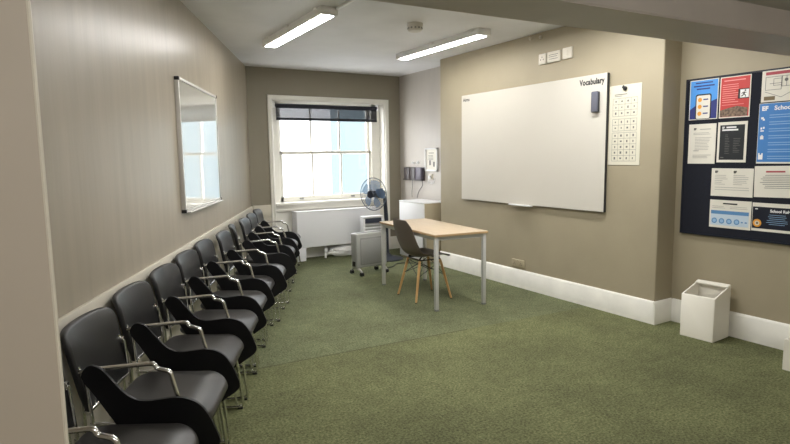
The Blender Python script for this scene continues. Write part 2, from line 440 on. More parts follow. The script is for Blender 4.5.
# neighbouring building beyond the right panes
bm = bmesh.new(); span(bm, (4.74, 10.2, -3), (9, 10.6, 2.78))
o = obj('neighbouring_building', bm, M['building'], smooth=False); tag(o, 'pale blue grey building seen through the right window panes', 'building'); o['kind'] = 'structure'
bm = bmesh.new(); span(bm, (-2, 12, -3), (9, 12.3, 2.78))  # added backdrop, keeps the brightness seen through the blind even
o = obj('outside_backdrop', bm, M['backdrop'], smooth=False); tag(o, 'added plain white backdrop wall filling the view through the window', 'building'); o['kind'] = 'structure'

# ------------------------------------------------------------------ radiator cover and the bag under it
rc = thing('radiator_cover', 'wide white flat radiator cover under the window', 'radiator', (0, 0, 0))
bm = bmesh.new(); span(bm, (2.76, 7.405, .193), (4.10, 7.425, .705), .005); obj('front_panel', bm, M['radiator'], rc)
bm = bmesh.new(); span(bm, (2.76, 7.405, .688), (4.10, 7.615, .710), .004); obj('top_panel', bm, M['radiator'], rc)
for cx in (2.76, 4.07):
    bm = bmesh.new(); span(bm, (cx, 7.425, 0), (cx+.03, 7.6, .69), .002); obj('side_panel', bm, M['radiator'], rc)
for a, b in ((2.762, 2.885), (3.975, 4.098)):
    bm = bmesh.new(); span(bm, (a, 7.41, 0), (b, 7.428, .2), .002); obj('leg', bm, M['radiator'], rc)
bm = bmesh.new()
for k in range(9):
    for zz in (.24, .30): pass
    span(bm, (2.95+k*.1, 7.50, .22), (3.03+k*.1, 7.56, .66), .008)
obj('radiator_core', bm, M['cream'], rc)
bm = bmesh.new(); bmesh.ops.create_icosphere(bm, subdivisions=4, radius=1)
rr = random.Random(3)
from mathutils import noise
for v in bm.verts:
    p = v.co.copy(); d = 1+.22*noise.noise(p*2.3)+.12*noise.noise(p*6)
    v.co = Vector((3.56+p.x*.28*d, 7.49+p.y*.075*d, .085+p.z*.088*d)); v.co.z = max(.002, v.co.z); v.co.y = min(v.co.y, 7.59)
o = obj('plastic_bag', bm, M['bag']); tag(o, 'crumpled white plastic bag on the carpet beneath the radiator cover', 'bag')
bm = bmesh.new(); tube(bm, [(3.22, 7.5, .0), (3.22, 7.5, .22)], .016, 12); rbox(bm, (3.22, 7.49, .12), (.05, .05, .06), .008); o = obj('radiator_valve', bm, M['white_metal'], rc)

# ------------------------------------------------------------------ ceiling lights
def batten(x, y0, y1, label, z=2.70):
    t = thing('batten_light', label, 'ceiling light', (x, (y0+y1)/2, z), 0, 'LED batten lights on the ceiling')
    L = (y1-y0)/2; w = .076
    bm = bmesh.new(); prism(bm, [(-w, 0), (w, 0), (w, -.045), (w*.9, -.062), (-w*.9, -.062), (-w, -.045)], -L, L, 'y'); obj('housing', bm, M['white_metal'], t)
    bm = bmesh.new(); span(bm, (-w*.72, -L+.035, -.068), (w*.72, L-.035, -.058), .003); obj('diffuser', bm, M['lens'], t)
    for s in (-1, 1):
        bm = bmesh.new(); span(bm, (-w*1.02, s*L-.012, -.066), (w*1.02, s*L+.012, 0), .004); obj('end_cap', bm, M['white_metal'], t)
    for s in (-.55, 0, .5):
        bm = bmesh.new(); span(bm, (-w-.02, s*L*1.6-.03, -.018), (-w+.004, s*L*1.6+.03, 0), .003); obj('clip', bm, M['white_metal'], t)
    return t
batten(1.975, 4.38, 5.93, 'white LED batten light on the ceiling nearer the left wall, lit')
batten(3.645, 4.42, 5.98, 'white LED batten light on the ceiling nearer the large whiteboard, lit')
bm = bmesh.new(); span(bm, (2.03, 1.9, H-.022), (2.055, 4.38, H), .003)
o = obj('cable_trunking', bm, M['white_metal']); tag(o, 'thin white cable trunking on the ceiling running from the left batten light', 'trunking')
sd = thing('smoke_detector', 'round white smoke detector on the ceiling between the two lights', 'smoke detector', (2.93, 4.56, H)); sd.scale = (1.22, 1.22, 1.15)
bm = bmesh.new(); lathe(bm, [(0, 0), (.062, 0), (.062, -.02), (.058, -.024)], 28); obj('base', bm, M['detector'], sd)
bm = bmesh.new(); lathe(bm, [(.056, -.022), (.056, -.05), (.046, -.062), (.02, -.066), (0, -.066)], 28); obj('sensor_head', bm, M['detector'], sd)
bm = bmesh.new()
for k in range(12): rbox(bm, (.056*math.cos(k*PI/6), .056*math.sin(k*PI/6), -.04), (.006, .012, .012), 0, rot=Matrix.Rotation(k*PI/6, 4, 'Z'))
obj('vent_slot', bm, M['silver_d'], sd)

# ------------------------------------------------------------------ left wall: glossy whiteboard
def l_point(s, off=0): return (lx(0)+math.cos(LROT)*s-LN.x*off, math.sin(LROT)*s-LN.y*off)
def s_of(x, y): return (x-lx(0))*math.cos(LROT)+y*math.sin(LROT)
sa, sb = s_of(.745, 4.475), s_of(1.309, 5.70)
px, py = l_point((sa+sb)/2)
wb = thing('small_whiteboard', 'glossy aluminium framed whiteboard on the left wall above the chairs', 'whiteboard', (px, py, 1.06), LROT)
W2 = (sb-sa)/2; Hh = 1.02
bm = bmesh.new(); span(bm, (-W2+.012, -.024, .012), (W2-.012, -.006, Hh-.012)); obj('board_surface', bm, M['gboard'], wb, False)
bm = bmesh.new()
span(bm, (-W2, -.032, 0), (-W2+.022, 0, Hh), .003); span(bm, (W2-.022, -.032, 0), (W2, 0, Hh), .003)
span(bm, (-W2, -.032, 0), (W2, 0, .022), .003); span(bm, (-W2, -.032, Hh-.022), (W2, 0, Hh), .003); obj('frame', bm, M['alu'], wb)
for sx in (-1, 1):
    for z in (.012, Hh-.012):
        bm = bmesh.new(); rbox(bm, (sx*(W2-.012), -.018, z), (.028, .036, .028), .005); obj('corner_cap', bm, M['rubber'], wb)
bm = bmesh.new(); span(bm, (-W2+.05, -.06, -.006), (W2-.05, -.03, .004), .003); obj('pen_tray', bm, M['alu'], wb)

# ------------------------------------------------------------------ right wall: big whiteboard etc.  local X = -y, -Y = into the room
RZ = -PI/2
big = thing('large_whiteboard', 'large frameless white whiteboard on the right wall with Vocabulary written in one corner', 'whiteboard', (XR-.0015, 4.499, .929), RZ)
BW, BH = 1.067, 1.257
bm = bmesh.new(); span(bm, (-BW, -.034, 0), (BW, -.022, BH), .002); obj('board_surface', bm, M['board'], big, False)
bm = bmesh.new()
span(bm, (BW-.006, -.033, .003), (BW+.001, -.004, BH-.003)); span(bm, (-BW+.003, -.033, -.001), (BW, -.004, .006)); obj('edge_strip', bm, M['charcoal'], big, False)
for sx in (-.8, .8):
    for z in (.2, 1.05): bm = bmesh.new(); span(bm, (sx-.04, -.024, z-.04), (sx+.04, 0, z+.04)); obj('wall_mount', bm, M['alu'], big)
text('lettering', 'Vocabulary', .074, M['ink'], big, BW-.31, BH-.086, -.0352, bold=.003, sx=.78)
text('lettering', 'Aims', .052, M['ink'], big, -BW+.03, BH-.072, -.0352, bold=.0015, sx=1.15)
bm = bmesh.new(); span(bm, (-.16, -.08, -.012), (.16, -.03, -.004), .002); span(bm, (-.16, -.082, -.012), (.16, -.076, .006), .002); obj('pen_tray', bm, M['white_metal'], big)
er = thing('board_eraser', 'slate grey magnetic eraser stuck on the large whiteboard', 'eraser', (XR-.0365, 3.54, 1.935), RZ)
bm = bmesh.new(); rbox(bm, (0, -.009, 0), (.07, .018, .185), .008); obj('felt_pad', bm, M['charcoal'], er)
bm = bmesh.new(); rbox(bm, (0, -.028, 0), (.074, .024, .19), .012, 3); obj('grip', bm, M['eraser'], er)
# chart sheet beside it
ch = thing('chart_sheet', 'tall white paper chart of small boxed symbols pinned beside the large whiteboard', 'chart', (XR, 3.262, 1.362), RZ)
CW, CH = .162, .70
bm = bmesh.new(); span(bm, (-CW, -.004, 0), (CW, -.001, CH)); obj('sheet', bm, M['paper2'], ch, False)
gr, dots = [], []
def grid(z1, rows, rh=.052, cols=4, cw=.062):
    xa = -cw*cols/2
    for r in range(rows+1): gr.append((xa, z1-r*rh-.0012, xa+cw*cols, z1-r*rh+.0012))
    for c in range(cols+1): gr.append((xa+c*cw-.0012, z1-rows*rh, xa+c*cw+.0012, z1))
    for r in range(rows):
        for c in range(cols):
            w = .005+.005*random.random(); h = .006+.005*random.random(); cx, cz = xa+(c+.5)*cw, z1-(r+.5)*rh
            dots.append((cx-w, cz-h, cx+w, cz+h))
grid(.585, 3); grid(.405, 2); grid(.285, 5, .05)
strips('printed_grid', gr+dots, M['greyink'], ch, -.0048)
strips('heading', [(-.11, .615, .02, .622), (-.11, .602, -.03, .607)], M['greyink'], ch, -.0048)
hk = thing('magnet_clip', 'small round black clip holding the top of the paper chart', 'clip', (XR-.004, 3.262, 2.028), RZ)
bm = bmesh.new(); lathe(bm, [(0, 0), (.018, 0), (.02, .008), (.014, .02), (0, .022)], 16, Matrix.Rotation(R(90), 4, 'X')); obj('knob', bm, M['rubber'], hk)
bm = bmesh.new(); rbox(bm, (-.014, -.006, .014), (.03, .01, .026), .004, rot=Matrix.Rotation(R(25), 4, 'Y')); obj('jaw', bm, M['charcoal'], hk)
# three plates high on the wall
def plate(y0, y1, z, label, kind):
    t = thing('wall_plate', label, 'switch plate', (XR, (y0+y1)/2, z), RZ, 'white electrical plates high on the right wall')
    w = abs(y1-y0)
    bm = bmesh.new(); rbox(bm, (0, -.012, 0), (w, .024, .105), .006); obj('faceplate', bm, M['plate'], t)
    if kind == 'socket':
        bm = bmesh.new()
        for dx, dz in ((-.018, .006), (.018, .006), (0, .03)): rbox(bm, (dx, -.0242, dz-.012), (.008, .003, .014))
        obj('socket_hole', bm, M['greyink'], t)
    elif kind == 'lines':
        strips('printed_line', [(-.06, .018, .06, .023), (-.06, 0, .05, .005), (-.055, -.022, .06, -.017)], M['greyink'], t, -.0245)
    else:
        bm = bmesh.new(); rbox(bm, (0, -.026, 0), (.03, .008, .05), .003); obj('rocker', bm, M['plate'], t)
plate(4.295, 4.198, 2.425, 'square white plate with holes, first of three from the window side', 'socket')
plate(4.178, 4.010, 2.427, 'wide white plate with faint lines, the middle one of three high plates', 'lines')
plate(3.978, 3.862, 2.434, 'plain white plate, last of three and nearest the beam', 'rocker')
for y, z, w in ((4.43, 2.66, 'small white cable clip near the ceiling, the one closer to the window'), (4.285, 2.648, 'small white cable clip near the ceiling, the one above the plates')):
    bm = bmesh.new(); rbox(bm, (0, -.012, 0), (.022, .024, .03), .005); tube(bm, [(0, -.02, .012), (0, -.03, 0), (0, -.02, -.012)], .004, 8)
    o = obj('cable_clip', bm, M['plate']); o.location = (XR, y, z); o.rotation_euler = (0, 0, RZ); tag(o, w, 'clip', 'cable clips near the ceiling')
ds = thing('double_socket', 'beige double wall socket low above the right wall baseboard', 'socket', (XR, 4.572, .268), RZ)
bm = bmesh.new(); rbox(bm, (0, -.009, 0), (.2, .018, .085), .005); obj('faceplate', bm, M['plate_b'], ds)
for sx in (-.05, .05):
    for dx, dz in ((-.011, -.012), (.011, -.012), (0, .006)): bm = bmesh.new(); rbox(bm, (sx+dx, -.0185, dz), (.006, .002, .01)); obj('socket_hole', bm, M['charcoal'], ds)
for sx in (-.02, .02):
    bm = bmesh.new(); rbox(bm, (sx, -.02, .026), (.016, .006, .018), .002); obj('switch', bm, M['plate_b'], ds)

# ------------------------------------------------------------------ notice board and its papers   (front wall, x = XN)
nb = thing('notice_board', 'navy felt notice board covered in papers on the right wall', 'notice board', (XN-.0015, 2.2, .793), RZ)
nx = lambda y: 2.2-y       # local x of a world y, on the board
bm = bmesh.new(); span(bm, (nx(2.832), -.02, 0), (nx(1.55), 0, 1.262), .003); obj('felt_panel', bm, M['navy'], nb, False)
bm = bmesh.new()
a, b = nx(2.832), nx(1.55)
span(bm, (a-.006, -.024, -.006), (a+.006, 0, 1.268)); span(bm, (b-.006, -.024, -.006), (b+.006, 0, 1.268)); span(bm, (a, -.024, -.006), (b, 0, .006)); span(bm, (a, -.024, 1.256), (b, 0, 1.268))
obj('frame', bm, M['darknavy'], nb)
PXO = XN-.0225
def paper(name, label, y0, y1, z0, z1, m, cat='poster', rot=0, border=None):
    """thing centred on the paper; returns (root, half width, half height)"""
    k = .9952; y0, y1, z0, z1 = y0*k, y1*k, CAMH+(z0-CAMH)*k, CAMH+(z1-CAMH)*k
    t = thing(name, label, cat, (PXO, (y0+y1)/2, (z0+z1)/2), RZ, 'papers pinned to the notice board'); t.rotation_euler = (0, rot, RZ)
    w, h = abs(y1-y0)/2, (z1-z0)/2
    bm = bmesh.new(); span(bm, (-w, -.003, -h), (w, -.0005, h)); obj('sheet', bm, m, t, False)
    if border: strips('printed_area', [(-w+border[0], -h+border[1], w-border[0], h-border[2])], border[3], t, -.0036)
    pins = []
    return t, w, h
def lines(x0, x1, ztop, n, dz, th=.0035, jag=.25, cx=False):
    out = []
    for i in range(n):
        L = (x1-x0)*(1-jag*random.random()); z = ztop-i*dz
        s = (x0+x1)/2-L/2 if cx else x0
        out.append((s, z-th/2, s+L, z+th/2))
    return out
# blue poster with a phone
t, w, h = paper('app_poster', 'bright blue poster showing a phone screen, top left of the notice board', 2.815, 2.580, 1.729, 2.048, M['paper'], border=(.006, .006, .006, M['sky_blue']))
strips('heading', [(-.07, h-.03, .07, h-.02), (-.085, h-.055, .085, h-.044), (-.06, h-.078, .05, h-.067)], M['navy_print'], t, -.0042)
bm = bmesh.new(); y = -.0042
v = [bm.verts.new(p) for p in ((-w+.006, y, -h+.006), (-.04, y, -h+.006), (-.04, y, -.03), (-w+.006, y, -.075))]; bm.faces.new(v)
v = [bm.verts.new(p) for p in ((.03, y, -h+.006), (w-.006, y, -h+.006), (w-.006, y, 0), (.03, y, -.03))]; bm.faces.new(v); obj('lower_band', bm, M['navy_print'], t, False)
bm = bmesh.new(); v = [bm.verts.new((p[0]*1+.0, -.0048, p[1]-.055)) for p in rrect(.13, .2, .018)]; bm.faces.new(v); obj('phone_outline', bm, M['ink'], t, False)
bm = bmesh.new(); v = [bm.verts.new((p[0], -.0054, p[1]-.058)) for p in rrect(.112, .185, .012)]; bm.faces.new(v); obj('phone_screen', bm, M['paper'], t, False)
for zz in (0, -.055, -.11): discs('round_icon', [(-.028, zz, .017)], M['orange'], t, -.006)
for zz in (-.004, -.059, -.114): strips('icon_caption', [(.0, zz, .04, zz+.01)], M['navy_print'], t, -.006)
# red poster with exit man
t, w, h = paper('fire_exit_poster', 'red fire exit poster with a running figure sign', 2.567, 2.336, 1.729, 2.046, M['paper'], border=(.007, .008, .007, M['red']))
strips('text_lines', [(-.085, h-.035, .075, h-.027)]+lines(-.095, .03, h-.062, 9, .0165, .005)+lines(-.095, .09, h-.215, 1, .02), M['pink'], t, -.0042)
strips('exit_sign', [(.025, h-.175, .105, h-.10)], M['ink'], t, -.0046)
strips('exit_sign_face', [(.040, h-.168, .103, h-.107)], M['whiteink'], t, -.005)
bm = bmesh.new()
def limb(bm, a, b, wd, y=-.0055):
    a, b = Vector(a), Vector(b); n = (b-a).normalized(); n = Vector((-n.y, n.x))*wd/2
    bm.faces.new([bm.verts.new((p.x, y, p.y)) for p in (a-n, b-n, b+n, a+n)])
zc = h-.14
limb(bm, (.072, zc+.014), (.066, zc-.004), .011); limb(bm, (.066, zc-.003), (.080, zc-.012), .007); limb(bm, (.080, zc-.012), (.079, zc-.024), .006)
limb(bm, (.066, zc-.004), (.056, zc-.016), .007); limb(bm, (.056, zc-.016), (.046, zc-.017), .006); limb(bm, (.072, zc+.012), (.086, zc+.006), .005); limb(bm, (.070, zc+.012), (.056, zc+.008), .005); limb(bm, (.056, zc+.008), (.051, zc-.002), .005)
bm.faces.new([bm.verts.new((.077+.0065*math.cos(k*PI/6), -.0055, zc+.024+.0065*math.sin(k*PI/6))) for k in range(12)])
obj('running_figure', bm, M['ink'], t, False)
bm = bmesh.new(); y = -.0044
v = [bm.verts.new(p) for p in ((-.108, y, -h+.01), (.1, y, -h+.01), (.1, y, -h+.07), (.02, y, -h+.088), (-.05, y, -h+.075), (-.108, y, -h+.06))]; bm.faces.new(v); obj('crowd_picture', bm, M['photo'], t, False)
# floor-plan poster
t, w, h = paper('floor_plan_poster', 'white floor plan sheet with a red heading band', 2.260, 1.93, 1.826, 2.056, M['paper'])
strips('heading_band', [(-w+.025, h-.036, w-.015, h-.014)], M['redink'], t, -.0042)
def frame_r(x0, z0, x1, z1, th=.003): return [(x0, z0, x1, z0+th), (x0, z1-th, x1, z1), (x0, z0, x0+th, z1), (x1-th, z0, x1, z1)]
strips('plan_lines', frame_r(-w+.025, -.03, -.03, .065)+frame_r(-.085, .0, -.03, .05)+frame_r(-.03, -.01, .06, .065)+frame_r(.06, -.04, .13, .05)+[(-.11, .015, -.03, .018), (.0, -.01, .003, .065)], M['greyink'], t, -.0042)
bm = bmesh.new(); limb(bm, (-w+.025, -.04), (-.03, -.085), .003, -.0042); limb(bm, (-.03, -.085), (.06, -.04), .003, -.0042); obj('plan_stair', bm, M['greyink'], t, False)
strips('legend_block', [(-w+.02, -h+.012, -w+.095, -h+.04)], M['brownish'], t, -.0042)
discs('assembly_mark', [(.0, .035, .012)], M['greyink'], t, -.0046)
# big blue school poster
t, w, h = paper('school_poster', 'large blue poster with the heading EF School', 2.268, 1.92, 1.375, 1.818, M['paper'], border=(.003, .012, .003, M['blue']))
text('lettering', 'EF', .043, M['whiteink'], t, -w+.02, h-.052, -.0042, bold=.0022)
text('lettering', 'School', .043, M['whiteink'], t, -w+.105, h-.052, -.0042, bold=.0014)
L_ = []
for i in range(7):
    z = h-.09-i*.05
    L_ += [(-w+.075, z, w-.02-.06*random.random(), z+.0045), (-w+.075, z-.017, w-.05-.09*random.random(), z-.0125)]
strips('text_lines', L_, M['lightblue'], t, -.0042)
strips('row_icon', [(-w+.018, h-.115, -w+.036, h-.1), (-w+.03, h-.125, -w+.044, h-.112), (-w+.018, h-.19, -w+.03, h-.175), (-w+.035, h-.185, -w+.046, h-.17), (-w+.018, h-.205, -w+.042, h-.196),
    (-w+.018, h-.262, -w+.042, h-.238), (-w+.024, h-.232, -w+.036, h-.24), (-w+.012, -h+.03, -w+.044, -h+.065), (-w+.012, -h+.065, -w+.022, -h+.078), (-w+.034, -h+.065, -w+.044, -h+.076)], M['whiteink'], t, -.0046)
# white letter
t, w, h = paper('typed_letter', 'white typed letter below the blue phone poster', 2.808, 2.582, 1.372, 1.694, M['paper'], 'paper')
text('lettering', 'EF', .022, M['ink'], t, -w+.042, h-.047, -.0042, bold=.0012)
strips('text_lines', [(-.02, h-.046, .07, h-.04)]+lines(-w+.04, w-.035, h-.072, 2, .011, .0035)+lines(-w+.055, w-.035, h-.11, 9, .012, .0032)+[(-w+.045, -h+.102, -w+.09, -h+.108)]+lines(-w+.04, w-.03, -h+.07, 3, .011, .0035), M['paleink'], t, -.0042)
# black rules sheet in white border
t, w, h = paper('black_rules_sheet', 'black printed sheet with a white border, in the middle row of the notice board', 2.568, 2.344, 1.383, 1.698, M['paper'], 'paper', border=(.018, .02, .024, M['charcoal']))
text('lettering', 'EF', .02, M['whiteink'], t, -w+.034, h-.05, -.0042, bold=.001)
strips('heading', [(-w+.066, h-.048, .03, h-.036), (-w+.034, h-.068, .045, h-.056)], M['whiteink'], t, -.0042)
strips('text_lines', lines(-w+.06, -.015, h-.10, 12, .013, .003, .5)+lines(.012, w-.045, h-.13, 9, .013, .003, .6)+[(-w+.03, -h+.034, -w+.055, -h+.042)], M['greyink'], t, -.0042)
# two landscape white papers
t, w, h = paper('two_column_notice', 'white landscape notice in two columns, near the left edge below the letter', 2.600, 2.279, 1.115, 1.336, M['paper'], 'paper')
text('lettering', 'EF', .024, M['ink'], t, -w+.028, h-.036, -.0042, bold=.0012); text('lettering', 'EF', .024, M['ink'], t, .012, h-.036, -.0042, bold=.0012)
strips('text_lines', lines(-w+.028, -.025, h-.055, 6, .014, .0032, .5)+lines(.012, w-.03, h-.055, 6, .014, .0032, .5)+lines(-w+.03, w-.025, h-.15, 2, .018, .0035, .1), M['paleink'], t, -.0042)
t, w, h = paper('red_heading_notice', 'white landscape notice with a red heading, below the large blue poster', 2.272, 1.95, 1.125, 1.358, M['paper'], 'paper', rot=R(-1.2))
strips('heading', [(-.08, h-.048, .05, h-.036)], M['redink'], t, -.0042)
strips('text_lines', lines(-w+.04, w-.03, h-.068, 8, .0135, .0035, .3, True), M['greyink'], t, -.0042)
# blue and white timetable
t, w, h = paper('options_chart', 'white sheet with a blue band and blue circles, bottom row of the notice board', 2.601, 2.281, .862, 1.084, M['paper'], 'paper')
strips('heading', [(-.055, h-.032, .055, h-.022)], M['ink'], t, -.0042)
strips('text_lines', lines(-w+.02, -.03, h-.05, 2, .013, .003)+lines(.0, w-.02, h-.05, 2, .013, .003), M['paleink'], t, -.0042)
strips('tint_panel', [(-w+.012, -h+.02, w-.015, h-.095)], M['paleblue'], t, -.0040)
strips('blue_band', [(-w+.012, h-.112, w-.015, h-.084)], M['midblue'], t, -.0044)
for k in range(4):
    dd = discs('blue_circle', [(-w+.042+k*.058, -h+.055, .022)], M['midblue'], t, -.0046); discs('circle_core', [(-w+.042+k*.058, -h+.055, .014)], M['lightblue'], dd, -.005)
strips('small_caption', [(-w+.03+k*.058, -h+.036, -w+.054+k*.058, -h+.041) for k in range(4)]+[(w-.07, -h+.05, w-.055, -h+.06), (w-.042, -h+.05, w-.025, -h+.06)], M['midblue'], t, -.0052)
# dark rules card
t, w, h = paper('dark_rules_card', 'dark navy card headed School Rules with a gold badge, bottom row of the board', 2.274, 1.93, .866, 1.080, M['paper'], 'paper', border=(.004, .02, .03, M['darknavy']))
text('lettering', 'School Rules', .028, M['whiteink'], t, -.045, h-.066, -.0042, bold=.0012)
strips('text_lines', lines(-.075, .085, h-.086, 6, .014, .003, .4, True), M['lightblue'], t, -.0042)
strips('corner_mark', [(-w+.022, h-.05, -w+.04, h-.042)], M['whiteink'], t, -.0042)
discs('gold_badge', [(-w+.04, -h+.06, .03)], M['orange'], t, -.0042); discs('badge_core', [(-w+.04, -h+.06, .017)], M['paper2'], t, -.0046); discs('badge_mark', [(-w+.04, -h+.06, .009)], M['brownish'], t, -.005)
strips('side_picture', [(w-.07, -h+.03, w-.02, -h+.075), (w-.07, -h+.085, w-.02, -h+.125)], M['pink'], t, -.0042)

# ------------------------------------------------------------------ alcove
AZ = -PI/2
rk = thing('wall_rack', 'dark wall-mounted rack of three slots in the alcove beside the window', 'rack', (XA, 7.185, 1.20), AZ)
bm = bmesh.new(); span(bm, (-.255, -.02, -.1), (.255, 0, .1), .003); span(bm, (-.255, -.07, -.1), (.255, -.02, -.075), .003); obj('back_panel', bm, M['rack'], rk)
for k, mm in enumerate((M['rack'], M['rack'], M['rack2'])):
    bm = bmesh.new(); rbox(bm, (-.165+k*.165, -.045, .0), (.15, .05, .19), .01); obj('slot_box', bm, mm, rk)
for y, pts in ((7.24, [(0, -.03, -.1), (0, -.035, -.25), (.0, -.035, -.36)]), (6.96, [(0, -.03, -.1), (.01, -.035, -.17), (-.08, -.04, -.26), (-.13, -.04, -.36)])):
    bm = bmesh.new(); tube(bm, catmull([(7.185-y+p[0], p[1], p[2]) for p in pts], 6), .005, 8); obj('cable', bm, M['greyink'], rk)
fr = thing('framed_notice', 'white framed paper notice on the alcove wall above a small socket', 'frame', (XA, 6.738, 1.412), AZ)
bm = bmesh.new(); W_, H_ = .155, .168
span(bm, (-W_, -.03, -H_), (-W_+.022, 0, H_), .003); span(bm, (W_-.022, -.03, -H_), (W_, 0, H_), .003); span(bm, (-W_, -.03, -H_), (W_, 0, -H_+.022), .003); span(bm, (-W_, -.03, H_-.022), (W_, 0, H_), .003)
obj('frame', bm, M['white_metal'], fr)
bm = bmesh.new(); span(bm, (-W_+.01, -.012, -H_+.01), (W_-.01, -.004, H_-.01)); obj('sheet', bm, M['paper'], fr, False)
strips('text_lines', [(-.07, .09, .06, .1)]+lines(-.08, .08, .06, 4, .02, .006)+[(-.06, -.08, -.02, -.01), (.04, -.1, .08, -.03)], M['greyink'], fr, -.0132)
so = thing('small_socket', 'small white socket with a short cable beneath the framed notice', 'socket', (XA, 6.76, 1.165), AZ)
bm = bmesh.new(); rbox(bm, (0, -.01, 0), (.085, .02, .085), .006); obj('faceplate', bm, M['plate'], so)
bm = bmesh.new(); rbox(bm, (0, -.032, -.005), (.04, .03, .045), .006); obj('plug', bm, M['white_metal'], so)
bm = bmesh.new(); tube(bm, catmull([(0, -.045, -.02), (.0, -.05, -.08), (.06, -.02, -.10), (.1, -.012, -.02)], 6), .004, 8); obj('cable', bm, M['white_metal'], so)
for y, z, lab in ((7.235, 1.365, 'round white wall hook above the dark rack, the one nearer the window'), (7.11, 1.37, 'round white wall hook above the dark rack, the one nearer the framed notice')):
    bm = bmesh.new(); lathe(bm, [(0, 0), (.02, 0), (.018, .01), (.008, .014), (.008, .024), (.012, .028), (0, .03)], 14, Matrix.Rotation(R(90), 4, 'X'))
    o = obj('wall_hook', bm, M['white_metal']); o.location = (XA, y, z); o.rotation_euler = (0, 0, AZ); tag(o, lab, 'hook', 'white wall hooks in the alcove')
cb = thing('low_cabinet', 'low white cabinet standing in the alcove behind the table', 'cabinet', (4.39, 6.665, 0))
bm = bmesh.new(); span(bm, (-.185, -.325, 0), (.19, .325, .815), .003); obj('carcass', bm, M['plate_b'], cb)  # beige puts the shade on the cabinet's side into its colour
bm = bmesh.new(); span(bm, (-.205, -.328, .815), (.195, .328, .830), .003); obj('top', bm, M['white_metal'], cb)
bm = bmesh.new(); span(bm, (-.203, -.322, .03), (-.186, .322, .81), .003); d = obj('door', bm, M['white_metal'], cb)
bm = bmesh.new(); rbox(bm, (-.206, -.28, .55), (.008, .02, .05), .003); obj('handle', bm, M['white_metal'], d)

# ------------------------------------------------------------------ fan, cooler, heater
fan = thing('pedestal_fan', 'dark pedestal fan with translucent blue blades beside the window', 'fan', (3.925, 6.886, 0))
bm = bmesh.new(); lathe(bm, [(0, 0), (.215, 0), (.22, .012), (.20, .026), (.08, .045), (.04, .07), (.03, .09), (0, .09)], 36); obj('base', bm, M['dark_plastic'], fan)
bm = bmesh.new(); tube(bm, [(0, 0, .05), (-.012, 0, .55)], .019, 14); obj('pole', bm, M['dark_plastic'], fan)
bm = bmesh.new(); tube(bm, [(-.012, 0, .52), (-.02, 0, .62), (-.03, 0, .8), (-.045, -.01, .9)], [.026, .03, .027, .03], 14); obj('upper_pole', bm, M['dark_plastic'], fan)
ax = Vector((-.915, -.40, .0)).normalized()
q = ax.to_track_quat('Z', 'Y').to_matrix().to_4x4()
C = Vector((3.655-3.925, 6.82-6.886, .95))
mtx = Matrix.Translation(C) @ q         # local +Z = where the fan blows
bm = bmesh.new(); lathe(bm, [(0, -.25), (.045, -.245), (.062, -.2), (.066, -.12), (.05, -.07), (0, -.065)], 24, mtx); obj('motor_housing', bm, M['dark_plastic'], fan)
bm = bmesh.new(); lathe(bm, [(0, -.06), (.045, -.055), (.05, -.03), (.045, .0), (0, .01)], 24, mtx); hub = obj('hub', bm, M['dark_plastic'], fan)
for k in range(5):
    bm = bmesh.new(); n = 7
    g = [[None]*n for _ in range(n)]
    for i in range(n):
        r = .035+.158*i/(n-1); half = R(19+15*math.sin(PI*min(1, i/(n-1)*.9+.1)))
        for j in range(n):
            s = (j/(n-1)-.5)*2; a = 2*PI*k/5+s*half+R(8)*i/(n-1)
            g[i][j] = bm.verts.new(mtx @ Vector((r*math.cos(a), r*math.sin(a), -.03+s*.022)))
    for i in range(n-1):
        for j in range(n-1): bm.faces.new((g[i][j], g[i+1][j], g[i+1][j+1], g[i][j+1]))
    obj('blade', bm, M['blade'], fan)
bm = bmesh.new(); rad = .225
def circ(r, z, n=40): return [mtx @ Vector((r*math.cos(2*PI*k/n), r*math.sin(2*PI*k/n), z)) for k in range(n)]
tube(bm, circ(rad, -.02), .006, 8, closed=True)
for r, z in ((.16, .028), (.1, .042)): tube(bm, circ(r, z), .0018, 5, closed=True)
for k in range(44):
    a = 2*PI*k/44; d = Vector((math.cos(a), math.sin(a), 0))
    tube(bm, [mtx @ (d*r+Vector((0, 0, z))) for r, z in ((.05, .05), (.12, .04), (.18, .02), (rad, -.02))], .0013, 4)
    tube(bm, [mtx @ (d*r+Vector((0, 0, z))) for r, z in ((.055, -.1), (.14, -.09), (.2, -.06), (rad, -.02))], .0013, 4)
obj('grille', bm, M['wirem'], fan)
bm = bmesh.new(); lathe(bm, [(0, .058), (.05, .056), (.056, .048), (.05, .042), (0, .042)], 24, mtx); obj('centre_badge', bm, M['dark_plastic'], fan)

ac = thing('slatted_unit', 'small white slatted unit with a dark band behind the grey heater', 'air cooler', (3.84, 7.20, 0))
bm = bmesh.new(); span(bm, (-.165, -.06, .575), (.165, .06, .605), .01, 3); obj('top', bm, M['white_metal'], ac)
bm = bmesh.new()
for sx in (-1, 1): span(bm, (sx*.15-.014, -.055, 0), (sx*.15+.014, .055, .576), .006)
obj('side_panel', bm, M['white_metal'], ac)
bm = bmesh.new(); span(bm, (-.136, -.05, .505), (.136, -.03, .574), .003); obj('control_band', bm, M['dark_band'], ac)
bm = bmesh.new()
for k in range(9): rbox(bm, (0, -.04, .48-k*.045), (.27, .024, .01), .003, rot=Matrix.Rotation(R(25), 4, 'X'))
obj('slat', bm, M['white_metal'], ac)
bm = bmesh.new(); span(bm, (-.136, -.025, .02), (.136, .05, .57)); obj('body', bm, M['leg_grey'], ac)

